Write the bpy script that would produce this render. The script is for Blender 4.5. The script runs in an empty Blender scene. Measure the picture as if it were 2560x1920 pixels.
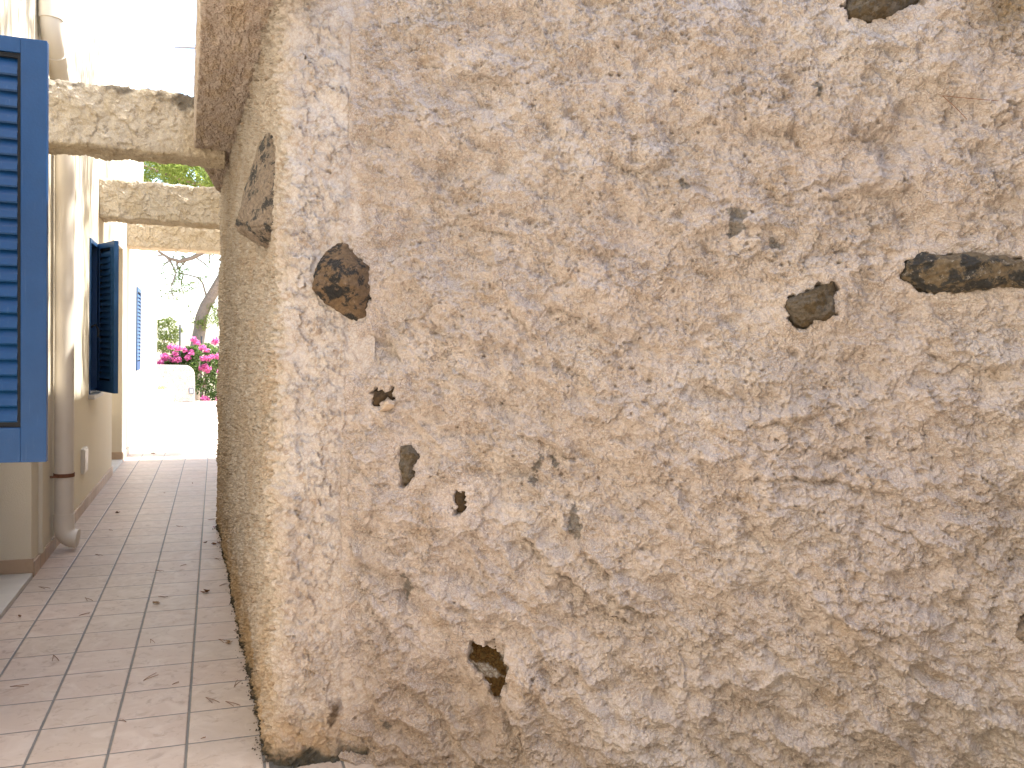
import bpy, bmesh, math, random
import numpy as np
from mathutils import Vector, Matrix

random.seed(7)
RNG = np.random.default_rng(11)
SC = bpy.context.scene
C = SC.collection

# ------------------------------------------------------------------ camera
# world: X = across the passage (to the right), Y = along the passage, Z = up
yaw, pitch, roll = math.radians(19.68), math.radians(-2.474), math.radians(1.48)
fw = Vector((math.sin(yaw), math.cos(yaw), 0)); rt = Vector((math.cos(yaw), -math.sin(yaw), 0)); up = Vector((0, 0, 1))
fw2 = fw * math.cos(pitch) + up * math.sin(pitch); up2 = up * math.cos(pitch) - fw * math.sin(pitch)
rt3 = rt * math.cos(roll) + up2 * math.sin(roll); up3 = up2 * math.cos(roll) - rt * math.sin(roll)
cam_d = bpy.data.cameras.new("camera"); cam = bpy.data.objects.new("camera", cam_d); C.objects.link(cam)
m = Matrix((rt3, up3, -fw2)).transposed().to_4x4(); m.translation = Vector((0, 0, 1.7)); cam.matrix_world = m
cam_d.sensor_width = 36; cam_d.lens = 36 * 2072 / 2560; cam_d.clip_start = 0.05; cam_d.clip_end = 5000
SC.camera = cam

# ------------------------------------------------------------------ light
SUN_EL, SUN_AZ = math.radians(67), math.radians(87)
sdir = Vector((math.sin(SUN_AZ) * math.cos(SUN_EL), math.cos(SUN_AZ) * math.cos(SUN_EL), math.sin(SUN_EL)))
W = bpy.data.worlds.new("World"); SC.world = W; W.use_nodes = True
nt = W.node_tree; bg = nt.nodes["Background"]
sky = nt.nodes.new("ShaderNodeTexSky"); sky.sky_type = 'NISHITA'; sky.sun_disc = False
sky.sun_elevation = SUN_EL; sky.sun_rotation = SUN_AZ; sky.air_density = 1.0; sky.dust_density = 1.6; sky.ozone_density = 0.6
nt.links.new(sky.outputs[0], bg.inputs[0]); bg.inputs[1].default_value = 0.15
sl = bpy.data.lights.new("sun", 'SUN'); sl.energy = 4.2; sl.angle = math.radians(0.55); sl.color = (1.0, 0.965, 0.91)
so = bpy.data.objects.new("sun", sl); C.objects.link(so); so.rotation_euler = sdir.to_track_quat('Z', 'Y').to_euler()
so.location = (3, 6, 12)
SC.view_settings.view_transform = 'Standard'; SC.view_settings.look = 'None'
SC.view_settings.exposure = 2.2; SC.view_settings.gamma = 1.0
SC.render.engine = 'CYCLES'
SC.cycles.max_bounces = 8; SC.cycles.diffuse_bounces = 5

# ------------------------------------------------------------------ noise in numpy
def hsh(ix, iy, k):
    a = (ix.astype(np.int64) * 374761393 + iy.astype(np.int64) * 668265263 + k * 1442695041) & 0xffffffff
    a = ((a ^ (a >> 13)) * 1274126177) & 0xffffffff
    a = ((a ^ (a >> 16)) * 2246822519) & 0xffffffff
    a = a ^ (a >> 15)
    return (a & 0xffffff) / float(0x1000000)
def perlin(x, y, k=0):
    ix = np.floor(x); iy = np.floor(y); fx = x - ix; fy = y - iy
    u = fx ** 3 * (fx * (fx * 6 - 15) + 10); v = fy ** 3 * (fy * (fy * 6 - 15) + 10)
    def g(dx, dy):
        a = hsh(ix + dx, iy + dy, k) * 2 * np.pi
        return np.cos(a) * (fx - dx) + np.sin(a) * (fy - dy)
    a = g(0, 0) * (1 - u) + g(1, 0) * u; b = g(0, 1) * (1 - u) + g(1, 1) * u
    return (a * (1 - v) + b * v) * 1.5
def fbm(x, y, k=0, o=4, gain=.5):
    s = 0; a = 1
    for i in range(o):
        s = s + a * perlin(x, y, k + i * 17); x = x * 2.03 + 5.1; y = y * 2.03 + 1.7; a *= gain
    return s
def sstep(a, b, x):
    t = np.clip((x - a) / (b - a), 0, 1); return t * t * (3 - 2 * t)
def flakes(x, y, sc, k=0, bias=(0.25, -1.0), spread=1.6):
    """overlapping trowelled plates with one raised, torn edge"""
    px = x / sc; py = y / sc
    wx = .38 * fbm(px * 1.1, py * 1.1, k + 3, 4, .6); wy = .38 * fbm(px * 1.1 + 40, py * 1.1, k + 4, 4, .6)
    px = px + wx; py = py + wy
    ix = np.floor(px); iy = np.floor(py); h = np.zeros_like(px)
    for dx in (-1, 0, 1):
        for dy in (-1, 0, 1):
            cx = ix + dx; cy = iy + dy
            ox = px - (cx + hsh(cx, cy, k)); oy = py - (cy + hsh(cx, cy, k + 1))
            ang = math.atan2(bias[1], bias[0]) + (hsh(cx, cy, k + 2) - .5) * spread * 2
            r = .5 + .55 * hsh(cx, cy, k + 5)
            d = np.sqrt(ox * ox + oy * oy) / r
            e = ox * np.cos(ang) + oy * np.sin(ang)
            hh = .30 + .40 * hsh(cx, cy, k + 6) + .50 * e + .22 * sstep(.78, 1, d) * (e > 0)
            h = np.maximum(h, hh * sstep(1.0, .95, d))
    return np.maximum(h, .40)
def polydist(x, y, pts):
    best = np.full(x.shape, 9.0); side = np.zeros(x.shape); tt = np.zeros(x.shape); n = len(pts) - 1
    for i in range(n):
        ax, ay = pts[i]; bx, by = pts[i + 1]; ux, uy = bx - ax, by - ay; l2 = ux * ux + uy * uy
        t = np.clip(((x - ax) * ux + (y - ay) * uy) / l2, 0, 1)
        qx = x - ax - t * ux; qy = y - ay - t * uy; d = np.sqrt(qx * qx + qy * qy)
        sg = ux * (y - ay) - uy * (x - ax)
        mk = d < best
        best = np.where(mk, d, best); side = np.where(mk, np.sign(sg), side); tt = np.where(mk, (i + t) / n, tt)
    return best * side, tt

# ------------------------------------------------------------------ mesh helpers
def tag(o, label=None, cat=None, group=None, kind=None):
    for k, v in (('label', label), ('category', cat), ('group', group), ('kind', kind)):
        if v: o[k] = v
    return o
def empty(name, loc, label, cat, group=None):
    o = bpy.data.objects.new(name, None); C.objects.link(o); o.location = loc; o.empty_display_size = .1
    return tag(o, label, cat, group)
def link(name, me, mat, parent=None, smooth=False):
    me.materials.append(mat)
    if smooth: me.shade_smooth()
    o = bpy.data.objects.new(name, me); C.objects.link(o)
    if parent:
        o.parent = parent
        p = parent; off = Vector((0, 0, 0))
        while p: off += p.location; p = p.parent
        o.location = -off                       # vertices are given in world space
    return o
def npmesh(name, V, F):
    """V (n,3), F (m,4) or (m,3)"""
    me = bpy.data.meshes.new(name); V = np.ascontiguousarray(V, np.float32); F = np.ascontiguousarray(F, np.int32)
    k = F.shape[1]
    me.vertices.add(len(V)); me.vertices.foreach_set('co', V.ravel())
    me.loops.add(F.size); me.loops.foreach_set('vertex_index', F.ravel())
    me.polygons.add(len(F)); me.polygons.foreach_set('loop_start', np.arange(0, F.size, k, dtype=np.int32))
    me.update(calc_edges=True); me.validate()
    return me
def gridfaces(n, mm, wrap=False):
    i = np.arange(n * mm).reshape(n, mm)
    if wrap: i = np.concatenate([i, i[:1]], 0)
    return np.stack([i[:-1, :-1], i[1:, :-1], i[1:, 1:], i[:-1, 1:]], -1).reshape(-1, 4)
def setcol(me, name, col):
    a = me.attributes.new(name, 'FLOAT_COLOR', 'POINT')
    c = np.ones((len(me.vertices), 4), np.float32); c[:, :col.shape[1]] = col
    a.data.foreach_set('color', c.ravel())
class MB:
    def __init__(s): s.V = []; s.F = []
    def quad(s, a, b, c, d):
        n = len(s.V); s.V += [tuple(a), tuple(b), tuple(c), tuple(d)]; s.F.append((n, n + 1, n + 2, n + 3))
    def box(s, lo, hi, M=None):
        n = len(s.V)
        for z in (lo[2], hi[2]):
            for x, y in ((lo[0], lo[1]), (hi[0], lo[1]), (hi[0], hi[1]), (lo[0], hi[1])):
                v = Vector((x, y, z)); s.V.append(tuple(M @ v if M else v))
        for f in ((0, 3, 2, 1), (4, 5, 6, 7), (0, 1, 5, 4), (1, 2, 6, 5), (2, 3, 7, 6), (3, 0, 4, 7)):
            s.F.append(tuple(n + i for i in f))
    def tube(s, pts, rad, seg=16, caps=True):
        pts = [Vector(p) for p in pts]; n0 = len(s.V); nrm = None
        for i, p in enumerate(pts):
            t = (pts[min(i + 1, len(pts) - 1)] - pts[max(i - 1, 0)]).normalized()
            if nrm is None:
                nrm = t.cross(Vector((0, 0, 1)));
                if nrm.length < .1: nrm = t.cross(Vector((1, 0, 0)))
            nrm = (nrm - t * nrm.dot(t)).normalized(); b = t.cross(nrm)
            r = rad[i] if hasattr(rad, '__len__') else rad
            for k in range(seg):
                a = 2 * math.pi * k / seg; s.V.append(tuple(p + (nrm * math.cos(a) + b * math.sin(a)) * r))
        for i in range(len(pts) - 1):
            for k in range(seg):
                a = n0 + i * seg + k; b_ = n0 + i * seg + (k + 1) % seg
                s.F.append((a, b_, b_ + seg, a + seg))
        if caps:
            s.F.append(tuple(n0 + k for k in range(seg))[::-1]); e = n0 + (len(pts) - 1) * seg
            s.F.append(tuple(e + k for k in range(seg)))
    def build(s, name, mat, parent=None, smooth=False, bevel=0):
        me = bpy.data.meshes.new(name); me.from_pydata(s.V, [], s.F); me.update()
        bm = bmesh.new(); bm.from_mesh(me)
        if bevel:
            bmesh.ops.remove_doubles(bm, verts=bm.verts, dist=1e-5)
            bmesh.ops.bevel(bm, geom=[e for e in bm.edges if len(e.link_faces) == 2 and e.calc_face_angle(0) > .5], offset=bevel, segments=2, affect='EDGES', profile=.6)
        bmesh.ops.recalc_face_normals(bm, faces=bm.faces); bm.to_mesh(me); bm.free()
        o = link(name, me, mat, parent)
        if smooth: me.shade_smooth(); me.set_sharp_from_angle(angle=math.radians(38))
        return o

# ------------------------------------------------------------------ material helpers
class Mat:
    def __init__(s, name, rough=.85, spec=.3):
        s.m = bpy.data.materials.new(name); s.m.use_nodes = True; s.t = s.m.node_tree
        s.b = s.t.nodes['Principled BSDF']; s.b.inputs['Roughness'].default_value = rough; s.b.inputs['Specular IOR Level'].default_value = spec
        s._g = None
    def n(s, typ, ins=None, **kw):
        nd = s.t.nodes.new(typ)
        for k, v in kw.items(): setattr(nd, k, v)
        for k, v in (ins or {}).items(): s.set(nd.inputs[k], v)
        return nd
    def set(s, sock, v):
        if isinstance(v, bpy.types.NodeSocket): s.t.links.new(v, sock)
        elif isinstance(v, bpy.types.Node): s.t.links.new(v.outputs[0], sock)
        else: sock.default_value = (tuple(v) + (1,)) if (hasattr(v, '__len__') and len(v) == 3 and sock.type == 'RGBA') else v
    def pos(s):
        if not s._g: s._g = s.n('ShaderNodeNewGeometry')
        return s._g.outputs['Position']
    def math(s, op, a, b=0.0, c=None):
        nd = s.n('ShaderNodeMath', operation=op); s.set(nd.inputs[0], a); s.set(nd.inputs[1], b)
        if c is not None: s.set(nd.inputs[2], c)
        return nd.outputs[0]
    def noise(s, scale, detail=4, rough=.55, vec=None, dist=0):
        return s.n('ShaderNodeTexNoise', {'Vector': vec if vec is not None else s.pos(), 'Scale': scale, 'Detail': detail, 'Roughness': rough, 'Distortion': dist}).outputs[0]
    def ramp(s, f, stops):
        nd = s.n('ShaderNodeValToRGB', {'Fac': f}); e = nd.color_ramp.elements
        while len(e) < len(stops): e.new(.5)
        for i, (p, c) in enumerate(stops):
            e[i].position = p; e[i].color = (tuple(c) + (1,)) if hasattr(c, '__len__') else (c, c, c, 1)
        return nd.outputs[0]
    def mix(s, f, a, b, blend='MIX'):
        nd = s.n('ShaderNodeMix', data_type='RGBA', blend_type=blend); s.set(nd.inputs[0], f); s.set(nd.inputs[6], a); s.set(nd.inputs[7], b)
        return nd.outputs[2]
    def attr(s, name): return s.n('ShaderNodeAttribute', attribute_name=name).outputs['Color']
    def bump(s, h, dist, strength=1.0, chain=None):
        nd = s.n('ShaderNodeBump', {'Height': h, 'Distance': dist, 'Strength': strength})
        if chain is not None: s.t.links.new(chain, nd.inputs['Normal'])
        return nd.outputs[0]
    def done(s, col=None, normal=None, rough=None):
        if col is not None: s.set(s.b.inputs['Base Color'], col)
        if normal is not None: s.t.links.new(normal, s.b.inputs['Normal'])
        if rough is not None: s.set(s.b.inputs['Roughness'], rough)
        return s.m
def plain(name, col, rough=.6, spec=.4, var=.12, scale=12, bump=0, bscale=80):
    M = Mat(name, rough, spec)
    c = M.mix(M.noise(scale, 5, .6), [v * (1 - var) for v in col], [min(1, v * (1 + var)) for v in col])
    nn = M.bump(M.noise(bscale, 4), bump) if bump else None
    return M.done(c, nn)

# rough painted render whose colour and stains are stored on the vertices
def stucco_mat(name, grain=120, gd=.006, speck=.5, under=(.70, .60, .50), crevice=.9):
    M = Mat(name, .95, .1)
    c = M.attr('tint')
    c = M.mix(1.0, c, M.ramp(M.noise(30, 6, .65), [(.3, (.85, .83, .81)), (.7, (1, 1, 1))]), 'MULTIPLY')
    # pale paint on the grains, tan undercoat where it did not take
    sp = M.noise(grain * 1.15, 4, .75, M.n('ShaderNodeVectorMath', {0: M.pos(), 1: (3.1, 7.7, 1.3)}, operation='ADD').outputs[0])
    c = M.mix(M.ramp(sp, [(.36, speck), (.50, 0)]), c, M.mix(1.0, c, under, 'MULTIPLY'))
    # grains about a centimetre across, parted by darker crevices in patches
    nv = M.n('ShaderNodeTexNoise', {'Vector': M.pos(), 'Scale': 55.0, 'Detail': 3.0})
    wv = M.n('ShaderNodeVectorMath', {0: nv.outputs['Color'], 3: .030}, operation='SCALE').outputs[0]
    vec = M.n('ShaderNodeVectorMath', {0: M.pos(), 1: wv}, operation='ADD').outputs[0]
    f1 = M.n('ShaderNodeTexVoronoi', {'Vector': vec, 'Scale': grain * .8}, feature='F1').outputs['Distance']
    ed = M.n('ShaderNodeTexVoronoi', {'Vector': vec, 'Scale': grain * .8}, feature='DISTANCE_TO_EDGE').outputs['Distance']
    msk = M.ramp(M.noise(8, 5, .7), [(.36, .45), (.62, 1.0)])
    crev = M.math('MULTIPLY', M.ramp(ed, [(.02, crevice), (.16, 0)]), msk)
    c = M.mix(crev, c, M.mix(1.0, c, (.50, .36, .25), 'MULTIPLY'))
    g = M.noise(grain * 1.6, 5, .75)
    h = M.math('ADD', M.math('MULTIPLY', M.math('SUBTRACT', 1.0, f1), M.math('ADD', .35, M.math('MULTIPLY', msk, .65))), M.math('MULTIPLY', g, .55))
    return M.done(c, M.bump(h, gd))
M_ROUGH = stucco_mat('rough_stucco', 110, .0115, .22, crevice=.45)
M_FLAKE = stucco_mat('trowelled_stucco', 80, .004, .15, crevice=.35)
M_CAST = stucco_mat('rough_cast_stucco', 75, .009, .35, crevice=.7)
def mat_stone(name, c1, c2, c3, th=.44, sc=15):
    M = Mat(name, .75, .35)
    n1 = M.noise(sc, 7, .72, dist=.25); n2 = M.noise(40, 5, .75)
    c = M.mix(M.ramp(n1, [(th + .05, 0), (th + .11, 1)]), c1, c2)
    c = M.mix(M.ramp(n2, [(.58, 0), (.66, 1)]), c, c3)
    c = M.mix(1.0, c, M.ramp(M.noise(70, 5, .7), [(.3, (.5, .5, .5)), (.7, (1.15, 1.15, 1.15))]), 'MULTIPLY')
    return M.done(c, M.bump(M.noise(60, 7, .75), .022))
M_ST_OCHRE = mat_stone('ochre_stone', (.225, .150, .088), (.035, .034, .034), (.30, .22, .16), .44)
M_ST_GREY = mat_stone('grey_brown_stone', (.18, .152, .118), (.13, .092, .048), (.07, .068, .065), .42, 22)
M_ST_LONG = mat_stone('streaked_stone', (.23, .175, .11), (.055, .054, .052), (.42, .38, .33), .42, 13)
M_ST_DARK = mat_stone('dark_weathered_stone', (.36, .285, .22), (.075, .072, .07), (.46, .39, .33), .46, 13)
M_ST_RUST = mat_stone('rust_brown_stone', (.085, .052, .022), (.045, .028, .015), (.12, .085, .05))
M_ST_MORTAR = stucco_mat('rust_stone_with_mortar', 60, .02, .4, (.5, .45, .4))

# ------------------------------------------------------------------ right hand wall
WALL = empty('stucco_wall', (.49, 3.34, 0), 'big rough beige stucco wall with embedded stones filling the right of the view', 'wall')
P0 = np.array([.486, 3.344]); DW = np.array([.832, -.555]); DW /= np.linalg.norm(DW); NW = np.array([-DW[1] * -1, 0])
NW = np.array([DW[1], -DW[0]])          # faces the camera
if NW[1] > 0: NW = -NW

SCARPS = {'a': [(1.39, 1.602), (1.439, 1.573), (1.512, 1.56)], 'b': [(1.564, 1.438), (1.657, 1.467), (1.764, 1.48), (1.839, 1.508)], 'c': [(1.882, 2.294), (1.957, 2.245), (2.072, 2.266)],
 'd': [(1.772, 2.43), (1.891, 2.442), (2.034, 2.483)], 'e': [(1.475, 1.242), (1.633, 1.269), (1.834, 1.265), (1.925, 1.239), (2.088, 1.226)], 'f': [(.674, 1.039), (.785, .95), (.877, .869), (1.003, .793), (1.11, .699), (1.213, .675)],
 'g': [(.963, .965), (1.07, .887), (1.09, .784), (1.177, .741), (1.313, .729)], 'h': [(.559, .439), (.674, .326), (.759, .246), (.791, .089)], 'i': [(1.359, .329), (1.46, .275), (1.545, .203)],
 'j': [(1.789, .853), (1.868, .795), (1.989, .776), (2.109, .724)], 'k': [(1.915, .751), (2.023, .666), (2.173, .587), (2.307, .476)], 'l': [(2.216, .927), (2.29, .871), (2.32, .827)], 'm': [(.496, .707), (.611, .628), (.667, .579)],
 'n': [(.045, .775), (.168, .618), (.29, .444)], 'o': [(1.524, 2.511), (1.634, 2.467), (1.694, 2.496)], 'p': [(1.75, 2.241), (1.869, 2.255), (1.999, 2.291)], 'q': [(.814, 1.863), (.955, 1.813)], 'r': [(.65, 1.931), (.689, 1.826), (.763, 1.758)],
 't': [(.391, 2.758), (.557, 2.731), (.666, 2.691)], 'u': [(1.058, 2.371), (1.176, 2.351), (1.289, 2.398)], 'v': [(.479, 2.177), (.627, 2.14), (.718, 2.105)], 'w': [(1.232, 2.151), (1.315, 2.118)], 'x': [(1.543, 1.13), (1.625, 1.07), (1.689, 1.025)],
 'y': [(1.501, .503), (1.648, .437), (1.806, .408)], 'z': [(.683, 1.369), (.828, 1.341), (.954, 1.278)], 'aa': [(2.124, 1.724), (2.268, 1.666), (2.405, 1.685)], 'bb': [(1.974, 1.13), (2.122, 1.094), (2.242, .977)], 'cc': [(.105, 1.781), (.245, 1.62)]}
# embedded stones: outline on the wall plane (metres along it, height), depth in front, edge softness, material, label
STONES = [
 ([(-.1, 2.036), (-.077, 2.11), (-.011, 2.137), (.013, 2.118), (.02, 2.073), (.041, 2.04), (.085, 2.009), (.089, 1.89), (.075, 1.799), (.036, 1.776), (-.015, 1.797), (-.072, 1.842), (-.114, 1.907), (-.111, 1.981)], .105, .030, 'O', 'black and ochre stone sticking out beside the corner strip'),
 ([(.122, 1.519), (.199, 1.531), (.209, 1.519), (.206, 1.477), (.186, 1.494), (.162, 1.475), (.127, 1.451), (.117, 1.466)], .018, .010, 'R', 'small brown stone above a little stucco shelf'),
 ([(.244, 1.306), (.281, 1.308), (.311, 1.259), (.293, 1.23), (.309, 1.185), (.275, 1.156), (.252, 1.141), (.238, 1.236)], .022, .012, 'G', 'grey brown stone standing upright'),
 ([(.476, 1.142), (.517, 1.141), (.505, 1.108), (.514, 1.063), (.478, 1.051), (.462, 1.095)], .004, .008, 'R', 'small dark brown stone'),
 ([(.538, .547), (.612, .564), (.677, .571), (.707, .466), (.705, .403), (.674, .335), (.636, .357), (.606, .427), (.543, .483)], .006, .012, 'M', 'rust brown stone in a hollow smeared with grey mortar'),
 ([(1.664, 1.89), (1.762, 1.931), (1.821, 1.963), (1.83, 1.947), (1.833, 1.844), (1.811, 1.828), (1.766, 1.827), (1.752, 1.802), (1.714, 1.797), (1.686, 1.825)], .034, .016, 'G', 'square grey brown stone'),
 ([(2.034, 1.972), (2.053, 2.026), (2.088, 2.047), (2.195, 2.049), (2.264, 2.052), (2.375, 2.034), (2.47, 2.026), (2.474, 1.936), (2.338, 1.943), (2.228, 1.927), (2.144, 1.923), (2.079, 1.944)], .052, .034, 'L', 'long flat grey and brown stone'),
 ([(1.812, 3.004), (1.821, 2.88), (1.837, 2.845), (1.889, 2.829), (1.969, 2.839), (2.06, 2.878), (2.083, 2.981)], .055, .022, 'G', 'grey green stone at the top of the wall'),
 ([(2.523, .91), (2.46, .865), (2.438, .832), (2.433, .792), (2.465, .757), (2.531, .741)], .02, .015, 'D', 'dark stone at the right edge')]
GREY = [[(1.464, 2.206), (1.52, 2.205), (1.507, 2.132), (1.472, 2.116)], [(.941, 1.112), (.917, 1.031), (.945, .989), (.965, 1.017)], [(.263, .786), (.293, .742), (.262, .69)],
        [(.803, 1.296), (.777, 1.241), (.795, 1.251)], [(.850, 1.285), (.862, 1.262)], [(.765, 1.203), (.775, 1.19)],
        [(.19, .19), (.2, .155)], [(1.30, 2.30), (1.31, 2.285)], [(1.74, 2.62), (1.745, 2.60)], [(1.615, 2.095), (1.63, 2.08)]]

def rough_height(S, Z):
    # rotated frame so that the hand-thrown ridges run down to the right, mostly low on the wall
    a = -.62; U = S * math.cos(a) + Z * math.sin(a); Vv = -S * math.sin(a) + Z * math.cos(a)
    wx = .10 * fbm(S * 2.2, Z * 2.2, 50, 3); wz = .10 * fbm(S * 2.2 + 9, Z * 2.2, 51, 3)
    h = .065 * fbm(S * 1.3 + wx, Z * 1.3 + wz, 1, 3)
    low = sstep(1.7, .6, Z + .25 * fbm(S, Z, 3, 2))
    rid = 1 - np.abs(fbm(U * 2.0 + wx * 5, Vv * 6.0 + wz * 5, 21, 3)) * 1.7
    h += (.026 * low + .006) * rid
    lump = fbm((S + wx * .6) * 5.5, (Z + wz * .6) * 6.5, 8, 4)
    h += .024 * lump
    # torn lumps: terraces with an overhanging lower lip
    h += .022 * flakes(S, Z, .15, 31, (.1, -1.), .9) * (.3 + .7 * sstep(-.25, .35, fbm(S * 2.6, Z * 2.6, 60, 3)))
    h += .016 * flakes(S + 4, Z, .065, 35, (.1, -1.), 1.0) * sstep(-.2, .3, fbm(S * 3.6, Z * 3.6, 61, 3))
    h -= .017 * sstep(.2, .65, fbm(S * 9, Z * 12, 62, 3))
    h += .008 * fbm(S * 22, Z * 25, 12, 4, .62)
    # popcorn grain
    den = .55 + .45 * sstep(-.4, .3, fbm(S * 4, Z * 4, 70, 3))
    gr = np.abs(perlin(S * 62, Z * 70, 80)) + .7 * np.abs(perlin(S * 105, Z * 110, 81))
    h += -.008 * gr * den + .007 * den * np.clip(perlin(S * 80, Z * 88, 83), -.3, 1)
    for k, pts in SCARPS.items():
        sd, t = polydist(S + .02 * wx * 4 + .012 * fbm(S * 18, Z * 18, 91, 3), Z + .02 * wz * 4 + .012 * fbm(S * 18 + 7, Z * 18, 92, 3), pts)
        w = np.exp(-(np.minimum(0, t) ** 2)) * sstep(0, .18, t) * sstep(1, .82, t)
        amp = .046 if k in 'fgh' else .024
        upper = np.where(sd > 0, np.exp(-sd / .10) * sstep(-.004, .022, sd), 0) ; lower = np.where(sd <= 0, np.exp(sd / .06), 0)
        h += amp * w * (upper * .9 - lower * .7)
    return h
NS, NZ = 760, 880
sv = np.linspace(-.035, 2.72, NS); zv = np.linspace(-.03, 3.20, NZ)
S, Z = np.meshgrid(sv, zv, indexing='ij')
Hh = rough_height(S, Z)
Hh -= Hh.mean() - .004
# the wall joins the smooth corner strip
e = sstep(-.01, .10, S); Hh = Hh * (.45 + .55 * e) - .045 * (1 - sstep(-.035, .012, S + .005 * fbm(Z * 14, S * 14, 77, 4)))
# pin holes
pits = np.zeros_like(S)
for i in range(420):
    a, b = RNG.uniform(0.05, 2.68), RNG.uniform(0, 3.1); r = RNG.choice([.005, .006, .008, .012], p=[.45, .3, .18, .07]); i0 = int((a + .035) / 2.755 * NS); j0 = int((b + .03) / 3.23 * NZ); k = 7
    sl_ = (slice(max(0, i0 - k), i0 + k), slice(max(0, j0 - k), j0 + k))
    d = np.hypot((S[sl_] - a) * RNG.uniform(.7, 1.4), (Z[sl_] - b)) / r
    pits[sl_] = np.maximum(pits[sl_], np.clip(1.25 - d, 0, 1))
Hh -= .02 * pits
# sockets round the stones: the render stops at a torn edge there
def inpoly(x, y, pts):
    r = np.zeros(x.shape, bool); n = len(pts)
    for i in range(n):
        (x1, y1), (x2, y2) = pts[i], pts[(i + 1) % n]
        if y1 == y2: continue
        r ^= ((y1 > y) != (y2 > y)) & (x < (x2 - x1) * (y - y1) / (y2 - y1) + x1)
    return r
def sdpoly(x, y, pts):
    d, _ = polydist(x, y, list(pts) + [pts[0]]); return np.where(inpoly(x, y, pts), np.abs(d), -np.abs(d))
for pts, dep, ed, mt, lb in STONES:
    q = np.array(pts); bx = (S > q[:, 0].min() - .12) & (S < q[:, 0].max() + .12) & (Z > q[:, 1].min() - .12) & (Z < q[:, 1].max() + .12)
    d = sdpoly(S[bx], Z[bx], pts) + .018 * fbm(S[bx] * 24, Z[bx] * 24, 210, 4) + .004
    k = sstep(-.10, .0, d); Hh[bx] = Hh[bx] * (1 - .6 * k) + .004 * np.exp(-((d + .018) / .016) ** 2) - (.05 if dep > 0 else .045) * sstep(.004, .012, d)
# colours
base = np.array([.605, .54, .505]); warm = np.array([.575, .508, .458]); pale = np.array([.65, .592, .56]); pink = np.array([.605, .54, .515])
def lerp(a, b, t): return a + (b - a) * t[..., None]
col = lerp(base, pale, sstep(-.1, .7, fbm(S * 2.3, Z * 2.3, 101, 4)))
col = lerp(col, warm, .30 * sstep(.05, .8, fbm(S * 3.1 + 3, Z * 3.6, 102, 5)))
col = lerp(col, pink, .6 * sstep(.1, .7, fbm(S * 1.2 + 9, Z * 1.2, 107, 3)))
dirt = sstep(.22, .75, fbm(S * 7, Z * 8.5, 103, 5, .62)) * sstep(-.2, .4, fbm(S * 1.6, Z * 1.6, 104, 3))
col = lerp(col, np.array([.38, .28, .19]), .20 * dirt)
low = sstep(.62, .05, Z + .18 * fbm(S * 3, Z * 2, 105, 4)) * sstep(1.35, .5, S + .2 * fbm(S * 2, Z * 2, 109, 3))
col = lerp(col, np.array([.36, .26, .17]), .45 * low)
ochre = sstep(.45, .9, fbm(S * 4.5, Z * 5.5, 106, 4)) ; col = lerp(col, np.array([.46, .34, .21]), .28 * ochre)
trs = sstep(.22, .0, np.hypot((S - 2.36) * .9, Z - 2.87) + .06 * fbm(S * 12, Z * 12, 120, 3)); col = lerp(col, np.array([.27, .20, .10]), .7 * trs)
stk = sstep(.62, .85, fbm(S * 38, Z * 24, 121, 4, .6)); col = lerp(col, np.array([.32, .30, .28]), .4 * stk)
wxs = S + .012 * fbm(S * 40, Z * 40, 130, 3); wzs = Z + .012 * fbm(S * 40 + 5, Z * 40, 131, 3)
grey = np.zeros_like(S)
for pts in GREY:
    if len(pts) > 2:
        d, _ = polydist(wxs, wzs, pts + [pts[0]]); grey = np.maximum(grey, np.where(inpoly(wxs, wzs, pts), 1, sstep(.010, .004, np.abs(d))))
    else:
        d, _ = polydist(wxs, wzs, pts); grey = np.maximum(grey, sstep(.016, .010, np.abs(d)))
col = lerp(col, np.array([.25, .235, .22]), grey * .92); Hh -= .006 * grey
col = np.clip(col, .02, .8)
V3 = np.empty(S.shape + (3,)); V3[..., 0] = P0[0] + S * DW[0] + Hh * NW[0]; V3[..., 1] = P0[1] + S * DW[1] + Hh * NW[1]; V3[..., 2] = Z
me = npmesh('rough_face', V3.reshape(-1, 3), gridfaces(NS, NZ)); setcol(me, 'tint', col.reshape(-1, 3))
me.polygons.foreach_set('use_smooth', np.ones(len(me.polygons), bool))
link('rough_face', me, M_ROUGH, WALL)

# smooth trowelled corner strip + side face along the passage, one continuous skin
def corner_path():
    pts = [(.60, 3.3235), (.33, 3.352)]
    # rounded corner
    for i in range(10):
        a = i / 9 * math.pi / 2; pts.append((.30 - .048 * math.sin(a), 3.400 - .048 * math.cos(a)))
    for y in np.linspace(3.6, 8.0, 12): pts.append((.247 - .0389 * (y - 3.355), y))
    pts += [(.060, 8.20), (.085, 8.34), (.16, 8.42), (.40, 8.46)]
    return np.array(pts)
cp = corner_path(); seg = np.r_[0, np.cumsum(np.hypot(*np.diff(cp, axis=0).T))]
ua = [0]
while ua[-1] < seg[-1]:
    yy = np.interp(ua[-1], seg, cp[:, 1]); ua.append(ua[-1] + (.0045 if ua[-1] < .55 else .0055 + .0028 * (yy - 3.4)))
ua = np.array(ua[:-1]); px = np.interp(ua, seg, cp[:, 0]); py = np.interp(ua, seg, cp[:, 1])
tx = np.gradient(px); ty = np.gradient(py); ln = np.hypot(tx, ty); nx = -ty / ln * -1; ny = tx / ln * -1
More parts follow.
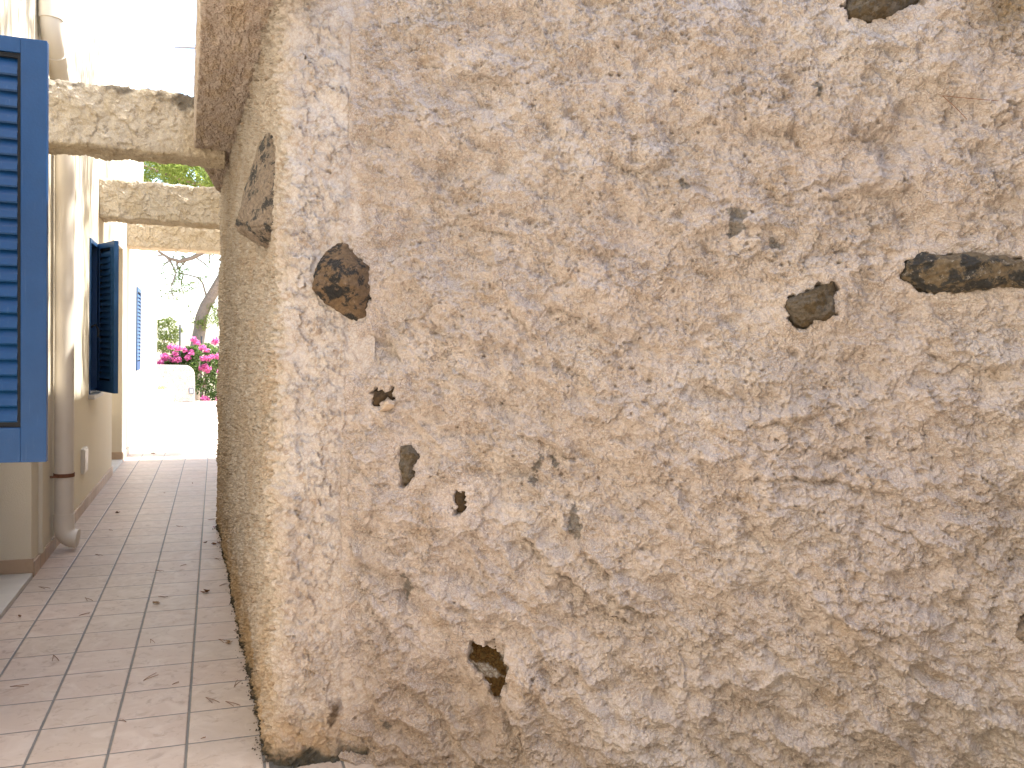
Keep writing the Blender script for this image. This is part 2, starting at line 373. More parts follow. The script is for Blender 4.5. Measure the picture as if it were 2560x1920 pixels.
# outward: strip faces -Y, side faces -X
nx, ny = ty / ln * -1, tx / ln * 1
if ny[3] > 0: nx, ny = -nx, -ny
zz = np.linspace(-.03, 3.2, 640)
U, Z2 = np.meshgrid(ua, zz, indexing='ij')
strip_w = .37
onside = sstep(strip_w - .04, strip_w + .05, U)
f1 = flakes(U, Z2, .058, 300, (.35, 1.), 1.3); f2 = flakes(U + 3, Z2, .036, 310, (-.3, 1.), 1.8)
f3 = flakes(U + 9, Z2, .04, 315, (.1, 1.), 1.1)
hs = .024 * f1 + .017 * f3 * sstep(-.3, .2, fbm(U * 5, Z2 * 6, 319, 2)) + .008 * f2 * sstep(-.2, .5, fbm(U * 7, Z2 * 5, 320, 2)) + .0016 * fbm(U * 70, Z2 * 70, 321, 2)
g1 = flakes(U, Z2, .055, 330, (0, -1.), 2.4); spk = 1 - np.abs(perlin(U * 26, Z2 * 42, 340)) * 2
calm = 1 - .7 * np.exp(-(((U - strip_w - .22) / .22) ** 2 + ((Z2 - 2.33) / .32) ** 2))
hc = .028 * g1 + .024 * np.clip(spk, -.5, 1) + .010 * fbm(U * 48, Z2 * 60, 341, 3, .6) + .012 * fbm(U * 2, Z2 * 3, 342, 3)
hc *= calm
hs = (hs - .018) * (.35 + .65 * sstep(.09, .17, U)) - .004
hs -= .006 * np.exp(-((U - .105) / .014) ** 2)
hh2 = hs * (1 - onside) + hc * onside + .012 * fbm(U * 3, Z2 * 2.2, 350, 2)
edge = np.exp(-((U - strip_w) / .03) ** 2); hh2 += edge * .012 * (fbm(U * 20, Z2 * 14, 351, 3))
X3 = np.stack([px[:, None] + nx[:, None] * hh2, py[:, None] + ny[:, None] * hh2, Z2], -1)
cs = lerp(np.array([.50, .460, .432]), np.array([.54, .505, .48]), sstep(-.3, .5, fbm(U * 5, Z2 * 4, 360, 3)))
cs = lerp(cs, np.array([.45, .375, .31]), sstep(1.2, .3, Z2 + .3 * fbm(U * 6, Z2 * 3, 361, 3)) * .4)
cside = lerp(np.array([.54, .49, .435]), np.array([.52, .45, .375]), sstep(-.2, .6, fbm(U * 2.5, Z2 * 3, 362, 4)))
cc = lerp(cs, cside, onside)
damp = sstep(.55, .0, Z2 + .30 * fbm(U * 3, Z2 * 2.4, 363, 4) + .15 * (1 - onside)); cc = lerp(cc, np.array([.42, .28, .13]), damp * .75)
far = sstep(2.0, 4.6, U) * sstep(2.2, .6, Z2 + .4 * fbm(U * 2, Z2 * 2, 367, 3)); cc = lerp(cc, np.array([.50, .37, .20]), .35 * far)
def ridge_shade(f, lo=.10, hi=.35):
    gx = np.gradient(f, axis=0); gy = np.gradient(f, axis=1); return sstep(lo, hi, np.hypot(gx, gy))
torn = np.maximum(ridge_shade(f1), ridge_shade(f3)) * (1 - onside) * sstep(-.5, .2, fbm(U * 9, Z2 * 9, 370, 3)); cc = lerp(cc, np.array([.36, .27, .195]), (.5) * torn)  # brown painted where plates step, imitating the shading of the ridges
torn = ridge_shade(g1) * onside * sstep(-.4, .3, fbm(U * 9, Z2 * 9, 371, 3)); cc = lerp(cc, np.array([.34, .25, .165]), .55 * torn)  # same step shading put into the colour of the side face
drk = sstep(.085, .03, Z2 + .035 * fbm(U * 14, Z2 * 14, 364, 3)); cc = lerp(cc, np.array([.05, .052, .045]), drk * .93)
sp2 = sstep(.55, .8, fbm(U * 16, Z2 * 20, 365, 4)); cc = lerp(cc, np.array([.28, .20, .14]), sp2 * .5)
d_, _ = polydist(U + .01 * fbm(U * 40, Z2 * 40, 366, 2), Z2, [(.145, .165), (.13, .23)]); cc = lerp(cc, np.array([.12, .085, .06]), sstep(.022, .008, np.abs(d_)) * .9)
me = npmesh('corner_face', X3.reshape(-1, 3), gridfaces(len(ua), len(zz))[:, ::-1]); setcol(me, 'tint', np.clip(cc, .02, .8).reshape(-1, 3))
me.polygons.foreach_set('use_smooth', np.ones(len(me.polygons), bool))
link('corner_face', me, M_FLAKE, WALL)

# swept bars of trowelled stucco (beams, overhang)
def swept(name, path, sec, amp, k, parent, mat, res=.008, sc=.06, tint=((.50, .42, .33), (.45, .35, .24)), dark=0, clos=True):
    """path: function t->(origin, X-axis, Z-axis) for t array; sec: closed 2-D outline [(a, b)...] (a along X-axis, b along Z)"""
    sec = np.array(sec + [sec[0]]); d = np.r_[0, np.cumsum(np.hypot(*np.diff(sec, axis=0).T))]
    n = int(d[-1] / res); u = np.linspace(0, d[-1], n, endpoint=False)
    a = np.interp(u, d, sec[:, 0]); b = np.interp(u, d, sec[:, 1])
    for _ in range(3):
        a = (np.roll(a, 1) + a + np.roll(a, -1)) / 3; b = (np.roll(b, 1) + b + np.roll(b, -1)) / 3
    ta = np.roll(a, -1) - np.roll(a, 1); tb = np.roll(b, -1) - np.roll(b, 1); l = np.hypot(ta, tb); na, nb = tb / l, -ta / l
    O, AX, AZ, L = path
    m_ = len(L); Ug, Lg = np.meshgrid(u, L, indexing='ij')
    f = flakes(Lg, Ug, sc, k, (.2, 1.), 1.5); h = amp * (f + .4 * flakes(Lg, Ug, sc * .5, k + 40, (0, 1.), 2.2)) + amp * .2 * fbm(Lg * 45, Ug * 45, k + 9, 3) + amp * .8 * fbm(Lg * 6, Ug * 6, k + 8, 2)
    A = a[:, None] + na[:, None] * h; B = b[:, None] + nb[:, None] * h
    if callable(AX): A, B = AX(A, B, Lg)
    Vv = O(A, B, Lg)
    c = lerp(np.array(tint[0]), np.array(tint[1]), sstep(-.2, .6, fbm(Lg * 4, Ug * 5, k + 11, 4)))
    torn = sstep(.10, .35, np.hypot(np.gradient(f, axis=0), np.gradient(f, axis=1))); c = lerp(c, np.array([.38, .30, .20]), .32 * torn)  # ridge shading painted in brown along the plate steps
    if dark is not None:
        top = sstep(.3, .9, dark(A, B, Lg) + .55 * fbm(Lg * 7, Ug * 7, k + 12, 4)); c = lerp(c, np.array([.10, .085, .065]), .8 * top)
    F = gridfaces(n, m_, wrap=True)
    V_ = Vv.reshape(-1, 3); nV = len(V_)
    # end caps
    c0 = Vv[:, 0].mean(0); c1 = Vv[:, -1].mean(0); V_ = np.vstack([V_, c0, c1]); i = np.arange(n)
    cap0 = np.stack([i * m_, np.roll(i, -1) * m_, np.full(n, nV), np.full(n, nV)], -1); cap1 = np.stack([np.roll(i, -1) * m_ + m_ - 1, i * m_ + m_ - 1, np.full(n, nV + 1), np.full(n, nV + 1)], -1)
    me = npmesh(name, V_, F)
    bm = bmesh.new(); bm.from_mesh(me); bm.verts.ensure_lookup_table()
    for q in np.vstack([cap0, cap1]): bm.faces.new([bm.verts[int(x)] for x in q[:3]])
    bmesh.ops.recalc_face_normals(bm, faces=bm.faces); bm.to_mesh(me); bm.free()
    cf = np.vstack([c.reshape(-1, 3), c[:1, 0], c[:1, -1]]); setcol(me, 'tint', np.clip(cf, .02, .8))
    me.polygons.foreach_set('use_smooth', np.ones(len(me.polygons), bool))
    return link(name, me, mat, parent)
def lin(a, b, n=14):
    return [(a[0] + (b[0] - a[0]) * i / n, a[1] + (b[1] - a[1]) * i / n) for i in range(n)]
def rect(a0, a1, b0, b1): return lin((a0, b0), (a1, b0)) + lin((a1, b0), (a1, b1)) + lin((a1, b1), (a0, b1)) + lin((a0, b1), (a0, b0))

# overhanging ledge along the top of the side face; its underside is what the camera sees
def ledge_O(A, B, Lg):
    # A: 0 at the wall, -1 at the outer edge (scaled by the local overhang)
    xw = .247 - .0389 * (Lg - 3.355) + .12
    out = np.interp(Lg, [3.2, 3.6, 6.55, 7.0, 7.9, 8.35], [-.055, -.068, -.165, -.105, -.02, .075])
    X = xw + (out - xw) * (-A)
    return np.stack([X, Lg, B], -1)
swept('overhang', (ledge_O, None, None, np.arange(3.22, 8.36, .0115)), [(a, b + 3.055) for a, b in rect(-1, 0, 0, .5)], .012, 500, WALL, M_CAST, .008, .05,
      ((.64, .57, .53), (.62, .53, .44)), dark=lambda A, B, L: -.35 + 0 * A)
# the body of the building behind the faces (never seen from the passage, throws the shade)
core = MB()
def prism(mb, pts, z0, z1):
    n = len(mb.V); k = len(pts)
    mb.V += [(x, y, z0) for x, y in pts] + [(x, y, z1) for x, y in pts]
    mb.F.append(tuple(n + i for i in range(k))[::-1]); mb.F.append(tuple(n + k + i for i in range(k)))
    for i in range(k): mb.F.append((n + i, n + (i + 1) % k, n + k + (i + 1) % k, n + k + i))
prism(core, [(.56, 3.46), (.35, 3.50), (.16, 8.30), (4.4, 8.30), (4.4, -3.28), (3.2, -3.28), (2.95, 1.86)], -.02, 4.60)  # unseen stretch beside and behind the camera added to shade the ground
prism(core, [(.42, 8.305), (.42, 12.7), (4.4, 12.7), (4.4, 8.305)], -.02, 5.0)
M_PLASTER = plain('cream_plaster', (.62, .54, .43), .9, .15, .06, 3, .003, 90)
core.build('building_body_and_added_block', M_PLASTER, WALL)

# stones set in the wall
def wallpt(s, z, h): return np.array([P0[0] + s * DW[0] + h * NW[0], P0[1] + s * DW[1] + h * NW[1], z])
def stone_mesh(sd, cuts=5):
    bm = bmesh.new(); bmesh.ops.create_icosphere(bm, subdivisions=5, radius=1)
    r = np.random.default_rng(sd); V_ = np.array([v.co[:] for v in bm.verts])
    for i in range(cuts + 5):
        d = r.normal(size=3); d /= np.linalg.norm(d); q = V_ @ d; V_ = V_ - np.outer(np.maximum(0, q - r.uniform(.62, .9)), d)
    nz = .06 * fbm(V_[:, 0] * 3 + V_[:, 2] * 2, V_[:, 1] * 3 - V_[:, 2], sd * 7, 4)
    return bm, V_ * (1 + nz)[:, None] * 1.18
SM = {'O': M_ST_OCHRE, 'G': M_ST_GREY, 'R': M_ST_RUST, 'D': M_ST_DARK, 'M': M_ST_MORTAR, 'L': M_ST_LONG}
for si, (pts, dep, ed, mt, lb) in enumerate(STONES):
    q = np.array(pts); mg = .05; rr = np.random.default_rng(si + 50); stp = .0032
    a = np.arange(q[:, 0].min() - mg, q[:, 0].max() + mg, stp); b = np.arange(q[:, 1].min() - mg, q[:, 1].max() + mg, stp)
    A, B = np.meshgrid(a, b, indexing='ij')
    d = sdpoly(A + .006 * fbm(A * 25, B * 25, si + 5, 3), B + .006 * fbm(A * 25, B * 25, si + 9, 3), pts)
    c0 = q.mean(0); size = min(np.ptp(q[:, 0]), np.ptp(q[:, 1]))
    h = np.full(A.shape, dep)
    for k in range(5):                       # broken facets
        an = rr.uniform(0, 6.28); sl_ = rr.uniform(.25, .9); of = rr.uniform(.0, .35) * size * sl_
        h = np.minimum(h, dep + of - sl_ * ((A - c0[0]) * math.cos(an) + (B - c0[1]) * math.sin(an)))
    ly = fbm(A * 6 + B * 3, B * 55 - A * 14, si + 300, 4)
    h += .006 * fbm(A * 16, B * 16, si + 301, 4) + .004 * fbm(A * 60, B * 60, si + 302, 3) + (.006 * ly if mt in 'LG' else .002 * ly)
    h -= np.where(d < ed, (1 - np.clip(d / ed, 0, 1)) ** 2, 0) * (.4 * ed + max(dep, 0) * .35)
    h = np.where(d < 0, h + d * 3.5, h); h = np.maximum(h, -.09)
    Q = np.stack([P0[0] + A * DW[0] + h * NW[0], P0[1] + A * DW[1] + h * NW[1], B], -1)
    me = npmesh('stone', Q.reshape(-1, 3), gridfaces(len(a), len(b)))
    if mt == 'M':
        g = np.zeros(A.shape)
        for gp in ([(.551, .479), (.611, .478), (.644, .468), (.686, .433), (.619, .425), (.578, .442)], [(.634, .567), (.686, .572), (.725, .458), (.716, .385), (.692, .474), (.654, .52)], [(.60, .43), (.63, .35), (.68, .32), (.64, .30), (.58, .40)]):
            g = np.maximum(g, sstep(-.004, .004, sdpoly(A + .006 * fbm(A * 60, B * 60, 7, 3), B + .006 * fbm(A * 60, B * 60, 8, 3), gp)))
        g = np.maximum(g, sstep(.012, .004, d + .006 * fbm(A * 50, B * 50, 12, 3)))
        cst = lerp(np.array([.095, .058, .020]), np.array([.30, .285, .265]), g); setcol(me, 'tint', cst.reshape(-1, 3))
    me.polygons.foreach_set('use_smooth', np.ones(len(me.polygons), bool))
    o = link('stone', me, SM[mt], WALL); o['label'] = lb
# wedge stone on the side face with a sloping underside
bm = bmesh.new()
for p in ((.070, 3.85, 2.19), (.09, 4.0, 2.21), (.235, 3.50, 2.17), (.18, 3.80, 2.11), (.215, 3.60, 2.52), (.15, 3.88, 2.53), (.20, 3.7, 2.60), (.38, 3.45, 2.15), (.38, 3.45, 2.5), (.38, 4.1, 2.12), (.38, 4.1, 2.55)): bm.verts.new(p)
bmesh.ops.convex_hull(bm, input=bm.verts[:])
bmesh.ops.bevel(bm, geom=bm.edges[:], offset=.012, segments=2, affect='EDGES')
bmesh.ops.triangulate(bm, faces=bm.faces[:])
for _ in range(4):
    bmesh.ops.subdivide_edges(bm, edges=[e for e in bm.edges if e.calc_length() > .012], cuts=1, use_grid_fill=True); bmesh.ops.triangulate(bm, faces=bm.faces[:])
bm.normal_update(); V_ = np.array([v.co[:] for v in bm.verts]); n_ = .014 * fbm(V_[:, 0] * 9 + V_[:, 2] * 5, V_[:, 1] * 9 + V_[:, 2] * 7, 900, 5, .6)
for v, q in zip(bm.verts, n_): v.co += v.normal * q
me = bpy.data.meshes.new('stone'); bm.to_mesh(me); bm.free(); o = link('stone', me, M_ST_DARK, WALL, True); o['label'] = 'wedge shaped weathered stone jutting from the side face'
# little plaster shelf under the small brown stone
bm, V_ = stone_mesh(44)
Q = P0[None, :] + (.195 + V_[:, 0] * .034)[:, None] * DW + (.016 + V_[:, 2] * .030)[:, None] * NW; zq = 1.462 + V_[:, 1] * .018 + V_[:, 0] * .012
for v, q, z_ in zip(bm.verts, Q, zq): v.co = (q[0], q[1], z_)
me = bpy.data.meshes.new('stucco_shelf'); bm.to_mesh(me); bm.free(); setcol(me, 'tint', np.tile(np.array([.52, .43, .35]), (len(me.vertices), 1))); link('stucco_shelf', me, M_FLAKE, WALL, True)

# ------------------------------------------------------------------ beams across the passage
def beam(y0, z0, x1, label, k, dk):
    def O(A, B, Lg): return np.stack([Lg, A, B], -1)
    root = swept('stucco_beam', (O, None, None, np.arange(-1.205, x1, .0075)), [(a, b) for a, b in rect(y0, y0 + .36, z0, z0 + .395)], .017, k, None, M_FLAKE, .0075, .062,
                 ((.67, .595, .475), (.63, .54, .40)), dark=dk)
    return tag(root, label, 'beam', 'stucco beams across the passage')
beam(6.30, 3.00, .05, 'nearest weathered stucco beam, its top edge blackened, running from behind the blue shutter to the overhang', 600,
     lambda A, B, L: .95 * sstep(3.26, 3.42, B) + .7 * sstep(-.45, -.15, L) * sstep(3.05, 3.35, B) - .25 + .25 * sstep(-.9, -1.2, L))
beam(10.05, 3.02, .42, 'middle stucco beam, pale and lighter than the nearest, seen below the green treetop', 640, None)
beam(13.05, 3.02, .80, 'farthest stucco beam, directly above the view to the bougainvillea', 680, None)

# ------------------------------------------------------------------ floor
def tile_material():
    M = Mat('terracotta_tiles', .55, .35)
    sx = M.n('ShaderNodeSeparateXYZ', {0: M.pos()})
    u = M.math('DIVIDE', M.math('ADD', sx.outputs[0], .1 + 30), .3); v = M.math('DIVIDE', M.math('ADD', sx.outputs[1], .3133 * 100 - 3.98), .3133)
    fu = M.math('FRACT', u); fv = M.math('FRACT', v)
    du = M.math('MULTIPLY', M.math('MINIMUM', fu, M.math('SUBTRACT', 1.0, fu)), .3); dv = M.math('MULTIPLY', M.math('MINIMUM', fv, M.math('SUBTRACT', 1.0, fv)), .3133)
    wob = M.math('MULTIPLY', M.math('SUBTRACT', M.noise(35, 3), .5), .0035)
    gu = M.math('SUBTRACT', M.math('ADD', du, wob), .0052); gv = M.math('SUBTRACT', M.math('ADD', dv, wob), .0040)
    g = M.math('MINIMUM', gu, gv)
    grout = M.n('ShaderNodeMapRange', {0: g, 1: -.0008, 2: .0012, 3: 1.0, 4: 0.0}).outputs[0]
    cell = M.n('ShaderNodeCombineXYZ', {0: M.math('FLOOR', u), 1: M.math('FLOOR', v), 2: 0.0})
    rnd = M.n('ShaderNodeTexWhiteNoise', {'Vector': cell.outputs[0]}, noise_dimensions='3D')
    c = M.ramp(rnd.outputs['Value'], [(0, (.47, .36, .285)), (.35, (.51, .40, .325)), (.7, (.49, .395, .31)), (1, (.52, .405, .335))])
    off = M.n('ShaderNodeVectorMath', {0: M.pos(), 1: M.n('ShaderNodeVectorMath', {0: rnd.outputs['Color'], 3: 7.0}, operation='SCALE').outputs[0]}, operation='ADD').outputs[0]
    c = M.mix(M.ramp(M.noise(5.5, 5, .6, off, 1.4), [(.45, 0), (.70, .75)]), c, (.60, .51, .43))
    c = M.mix(M.ramp(M.noise(16, 5, .65, off, .8), [(.54, 0), (.72, .65)]), c, (.28, .20, .15))
    c = M.mix(M.ramp(M.noise(1.3, 4, .6), [(.42, 0), (.68, .35)]), c, (.42, .355, .30))
    c = M.mix(grout, c, M.mix(M.noise(25, 4), (.12, .115, .11), (.21, .20, .18)))
    n1 = M.bump(M.n('ShaderNodeMapRange', {0: g, 1: -.002, 2: .004, 3: 0.0, 4: 1.0}).outputs[0], .003)
    n2 = M.bump(M.noise(9, 5, .6, off), .004, .6, n1)
    return M.done(c, n2, M.n('ShaderNodeMapRange', {0: M.noise(12, 4), 3: .36, 4: .62}).outputs[0])
mb = MB(); mb.quad((-7, -1.5, 0), (.9, -1.5, 0), (.9, 8.5, 0), (-7, 8.5, 0)); mb.quad((-7, 8.5, 0), (7, 8.5, 0), (7, 24.85, 0), (-7, 24.85, 0)); o = mb.build('tile_paving', tile_material()); o['kind'] = 'structure'  # paving stops short near the camera; unseen dark soil there cuts upward bounce
M_SOIL = plain('dry_soil', (.20, .17, .11), .95, .1, .3, .6, .02, 3)
def ground_sheet():
    R = 3000; mb = MB()
    mb.quad((-R, -R, -.35), (R, -R, -.35), (R, 24.9, -.35), (-R, 24.9, -.35)); mb.quad((-R, 24.9, -.35), (R, 24.9, -.35), (R, 40, -3.0), (-R, 40, -3.0)); mb.quad((-R, 40, -3.0), (R, 40, -3.0), (R, R, -3), (-R, R, -3))
    o = mb.build('ground', M_SOIL); o['kind'] = 'structure'
ground_sheet()
# dark mortar joint along the foot of the wall
M_JOINT = plain('dark_joint', (.11, .105, .095), .95, .1, .4, 30, .006, 90)
jy = np.linspace(3.33, 8.25, 260); jx = .247 - .0389 * (jy - 3.355); w0 = .030 + .012 * fbm(jy * 3, jy * 0, 700, 4); w0 = np.clip(w0 * np.interp(jy, [3.3, 5, 8], [1.0, .8, .5]), .008, .06)
V_ = np.concatenate([np.stack([jx + .06, jy, np.full_like(jy, .004)], -1), np.stack([jx - w0, jy, np.full_like(jy, .004)], -1)]); n = len(jy); i = np.arange(n - 1)
o = link('mortar_joint', npmesh('mortar_joint', V_, np.stack([i, i + 1, n + i + 1, n + i], -1)), M_JOINT); o['kind'] = 'structure'

# crumbs of soil and plaster gathered along the joint
rc = np.random.default_rng(77); n = 420; yy = 3.4 + 4.8 * rc.uniform(0, 1, n) ** 1.4; off = np.abs(rc.normal(0, .022, n)) + .006
P = np.stack([.247 - .0389 * (yy - 3.355) - off - .012, yy, rc.uniform(.004, .010, n)], -1); V_ = []; F_ = []
for k, p in enumerate(P):
    r = rc.uniform(.0025, .008); b = len(V_)
    for q in ((1, 0, -.4), (-.5, .87, -.4), (-.5, -.87, -.4), (0, 0, .8)): V_.append(p + np.array(q) * r * rc.uniform(.6, 1.3, 3))
    F_ += [(b, b + 1, b + 3), (b + 1, b + 2, b + 3), (b + 2, b, b + 3)]
o = link('soil_crumbs', npmesh('soil_crumbs', np.array(V_), np.array(F_)), plain('soil_crumb', (.13, .105, .08), .95, .1, .5, 120)); tag(o, 'dark crumbs of soil and plaster along the foot of the stucco wall', 'dirt', None, 'stuff')
# ------------------------------------------------------------------ house on the left
HX = -1.21
def mat_house():
    M = Mat('house_plaster', .9, .15)
    c = M.mix(M.noise(2.2, 4), (.66, .595, .46), (.71, .645, .515))
    st = M.n('ShaderNodeMapping', {'Vector': M.pos(), 'Scale': (3, 5, .35)}).outputs[0]
    c = M.mix(M.ramp(M.noise(3, 5, .65, st), [(.55, 0), (.8, .2)]), c, (.55, .48, .37))
    return M.done(c, M.bump(M.noise(150, 3), .0025))
M_HOUSE = mat_house()
HOUSE = empty('house', (HX, 8, 0), 'cream plastered house with blue shutters along the left of the passage', 'house')
OPEN = [(2.75, 3.86, 1.16, 2.90, 'w'), (5.30, 6.555, .035, 2.55, 'd'), (9.33, 9.90, 1.12, 2.70, 'w'), (11.30, 12.48, .035, 2.91, 'd'), (14.5, 15.2, 1.18, 2.53, 'w')]
hb = MB(); DEP = .30
ys = sorted({-3.9, 15.7, 19.5} | {o[0] for o in OPEN} | {o[1] for o in OPEN}); zs = sorted({-.02, 4.2, 6.4} | {o[2] for o in OPEN} | {o[3] for o in OPEN})
for i in range(len(ys) - 1):
    for j in range(len(zs) - 1):
        yc, zc = (ys[i] + ys[i + 1]) / 2, (zs[j] + zs[j + 1]) / 2
        if any(a < yc < b and c < zc < d for a, b, c, d, _ in OPEN) or (yc > 15.7 and zc > 4.2): continue
        hb.quad((HX, ys[i], zs[j]), (HX, ys[i + 1], zs[j]), (HX, ys[i + 1], zs[j + 1]), (HX, ys[i], zs[j + 1]))
for a, b, c, d, _ in OPEN:
    hb.quad((HX, a, c), (HX, a, d), (HX - DEP, a, d), (HX - DEP, a, c)); hb.quad((HX, b, c), (HX - DEP, b, c), (HX - DEP, b, d), (HX, b, d))
    hb.quad((HX, a, d), (HX, b, d), (HX - DEP, b, d), (HX - DEP, a, d)); hb.quad((HX, a, c), (HX - DEP, a, c), (HX - DEP, b, c), (HX, b, c))
B_ = -7
hb.quad((HX, 19.5, -.02), (HX, 19.5, 4.2), (B_, 19.5, 4.2), (B_, 19.5, -.02)); hb.quad((HX, 15.7, 4.2), (HX, 15.7, 6.4), (B_, 15.7, 6.4), (B_, 15.7, 4.2))
hb.quad((HX, -3.9, 6.4), (HX, 15.7, 6.4), (B_, 15.7, 6.4), (B_, -3.9, 6.4)); hb.quad((HX, 15.7, 4.2), (HX, 19.5, 4.2), (B_, 19.5, 4.2), (B_, 15.7, 4.2))
hb.quad((HX, -3.9, -.02), (B_, -3.9, -.02), (B_, -3.9, 6.4), (HX, -3.9, 6.4)); hb.quad((B_, -3.9, -.02), (B_, 19.5, -.02), (B_, 19.5, 6.4), (B_, -3.9, 6.4))
hb.box((HX - .5, -3.9, -.02), (4.2, -3.3, 4.4)); hb.build('house_wall_and_added_wing', M_HOUSE, HOUSE)  # box: unseen rear wing added behind the camera to block low sky
# slim vertical plaster band beside the pipe, corner fillets
mb = MB(); mb.box((HX - .02, 6.80, .11), (HX + .028, 6.905, 6.35)); mb.build('plaster_band', M_HOUSE, HOUSE, bevel=.006)
def mat_skirt():
    M = Mat('skirting_tile', .5, .4); sx = M.n('ShaderNodeSeparateXYZ', {0: M.pos()})
    v = M.math('DIVIDE', M.math('ADD', sx.outputs[1], 20.0), .2); u = M.math('DIVIDE', M.math('ADD', sx.outputs[0], 20.05), .3)
    fv = M.math('FRACT', v); g = M.math('LESS_THAN', M.math('MULTIPLY', M.math('MINIMUM', fv, M.math('SUBTRACT', 1.0, fv)), .2), .003)
    rnd = M.n('ShaderNodeTexWhiteNoise', {'W': M.math('FLOOR', v)}, noise_dimensions='1D').outputs['Value']
    c = M.ramp(rnd, [(0, (.44, .32, .22)), (.5, (.52, .39, .28)), (1, (.55, .42, .33))])
    c = M.mix(M.ramp(M.noise(14, 4), [(.5, 0), (.8, .4)]), c, (.25, .17, .11))
    return M.done(M.mix(g, c, (.16, .15, .14)))
M_SKIRT = mat_skirt()
for a, b in ((3.9, 5.29), (6.5, 11.305), (12.475, 14.0)):
    mb = MB(); mb.box((HX - .01, a + (.065 if a == 6.5 else 0), 0.0), (HX + .014, b, .105)); mb.build('skirting', M_SKIRT, HOUSE, bevel=.002)
for b in (6.555, 12.48):       # skirting turning into the door reveals
    mb = MB(); mb.box((HX - DEP + .01, b - .013, .037), (HX + .014, b + .01, .135)); mb.build('skirting', M_SKIRT, HOUSE, bevel=.002)
M_MARBLE = plain('worn_marble', (.50, .47, .42), .5, .4, .22, 6)
for a, b in ((5.30, 6.54), (11.31, 12.47)):
    mb = MB(); mb.box((HX - DEP, a, 0), (HX + .012, b, .036)); mb.build('threshold', M_MARBLE, HOUSE, bevel=.004)
# blue painted shutters
def mat_blue(name, c):
    M = Mat(name, .42, .35)
    cc_ = M.mix(M.ramp(M.noise(7, 5, .6), [(.3, 0), (.8, 1)]), c, [v * 1.25 for v in c])
    st = M.n('ShaderNodeMapping', {'Vector': M.pos(), 'Scale': (30, 30, 2)}).outputs[0]
    cc_ = M.mix(M.ramp(M.noise(3, 4, .6, st), [(.62, 0), (.85, .22)]), cc_, (.16, .24, .36))
    return M.done(cc_, M.bump(M.noise(90, 3), .0008), M.n('ShaderNodeMapRange', {0: M.noise(9, 4), 3: .3, 4: .5}).outputs[0])
M_BLUE = mat_blue('blue_paint', (.005, .050, .155)); M_BLUE2 = mat_blue('blue_paint_faded', (.018, .065, .16))
M_DARKGAP = plain('dark_interior', (.02, .022, .025), .8, .2)  # near-black standing in for gap shade and unlit rooms; colours the catch too
def shutter(M, w, h, parent, mat, stile=.095, top=.062, bot=.145, pitch=.063, th=.04, label=None):
    """leaf in local x (0 = hinge, w = free edge), y thickness (-y is the face to the camera), z 0..h, placed by matrix M"""
    f = MB()
    f.box((0, 0, 0), (stile, th, h), M); f.box((w - stile, 0, 0), (w, th, h), M)
    f.box((stile, .001, 0), (w - stile, th - .001, bot), M); f.box((stile, .001, h - top), (w - stile, th - .001, h), M)
    fr = f.build('window_shutter', mat, parent, bevel=.003)
    if label: fr['label'] = label
    # dark rebate round the slats: near-black strips painting the shade of the open gap
    r = MB(); g = .012
    r.box((w - stile - g, .008, bot + .001), (w - stile - .001, th - .008, h - top - .001), M); r.box((stile + .001, .008, bot + .001), (stile + g, th - .008, h - top - .001), M)
    r.box((stile + g, .010, bot + .001), (w - stile - g, th - .010, bot + .020), M); r.box((stile + g, .010, h - top - .018), (w - stile - g, th - .010, h - top - .001), M)
    rb = r.build('rebate_shade', M_DARKGAP, fr)
    s = MB(); n = int((h - top - bot - .03) / pitch)
    for i in range(n):
        zc = bot + .03 + (i + .5) * (h - top - bot - .05) / n
        prof = [(-.003, -.034), (.003, -.040), (.016, -.022), (.028, .008), (.033, .036), (.027, .038), (.016, .016), (.003, -.008)]
        k = len(s.V); m_ = len(prof)
        for xx in (stile + g + .0005, w - stile - g - .0005):
            for y_, z_ in prof: s.V.append(tuple(M @ Vector((xx, y_ + .004, zc + z_ * pitch / .063))))
        for j in range(m_): s.F.append((k + j, k + (j + 1) % m_, k + m_ + (j + 1) % m_, k + m_ + j))
        s.F.append(tuple(k + j for j in range(m_))[::-1]); s.F.append(tuple(k + m_ + j for j in range(m_)))
    s.build('louvres', mat, fr)
    return fr
def place(px_, py_, pz, ang): return Matrix.Translation((px_, py_, pz)) @ Matrix.Rotation(ang, 4, 'Z')
shutter(place(HX + .005, 3.89, 1.175, 0.0), .542, 1.73, HOUSE, M_BLUE, label='large bright blue louvred shutter standing open at the left edge')
# far window: frame, dark room, sill, half open leaf
mb = MB(); a, b, c, d = 9.33, 9.90, 1.12, 2.70
for lo, hi in (((HX - .09, a, c), (HX + .012, a + .045, d)), ((HX - .09, b - .045, c), (HX + .012, b, d)), ((HX - .09, a + .045, d - .045), (HX + .011, b - .045, d)), ((HX - .09, a + .045, c), (HX + .011, b - .045, c + .04))): mb.box(lo, hi)
WF = mb.build('window', M_BLUE2, HOUSE, bevel=.003)
mb = MB(); mb.box((HX - .2, a + .002, c + .002), (HX - .19, b - .002, d - .002)); mb.build('pane', M_DARKGAP, WF)
mb = MB(); mb.box((HX - .1, a - .06, c - .045), (HX + .06, b + .06, c - .002)); mb.build('sill', M_MARBLE, WF, bevel=.004)
shutter(place(HX + .012, 9.83, 1.13, math.radians(-66)), .52, 1.56, HOUSE, M_BLUE2, .06, .06, .12, .063, .045, label='dark blue shutter leaf half open on the far window')
shutter(place(HX + .012, 9.90, 1.13, math.radians(-69)), .50, 1.56, HOUSE, M_BLUE2, .06, .06, .12, .063, .04, label='second folded leaf behind the half open far shutter')
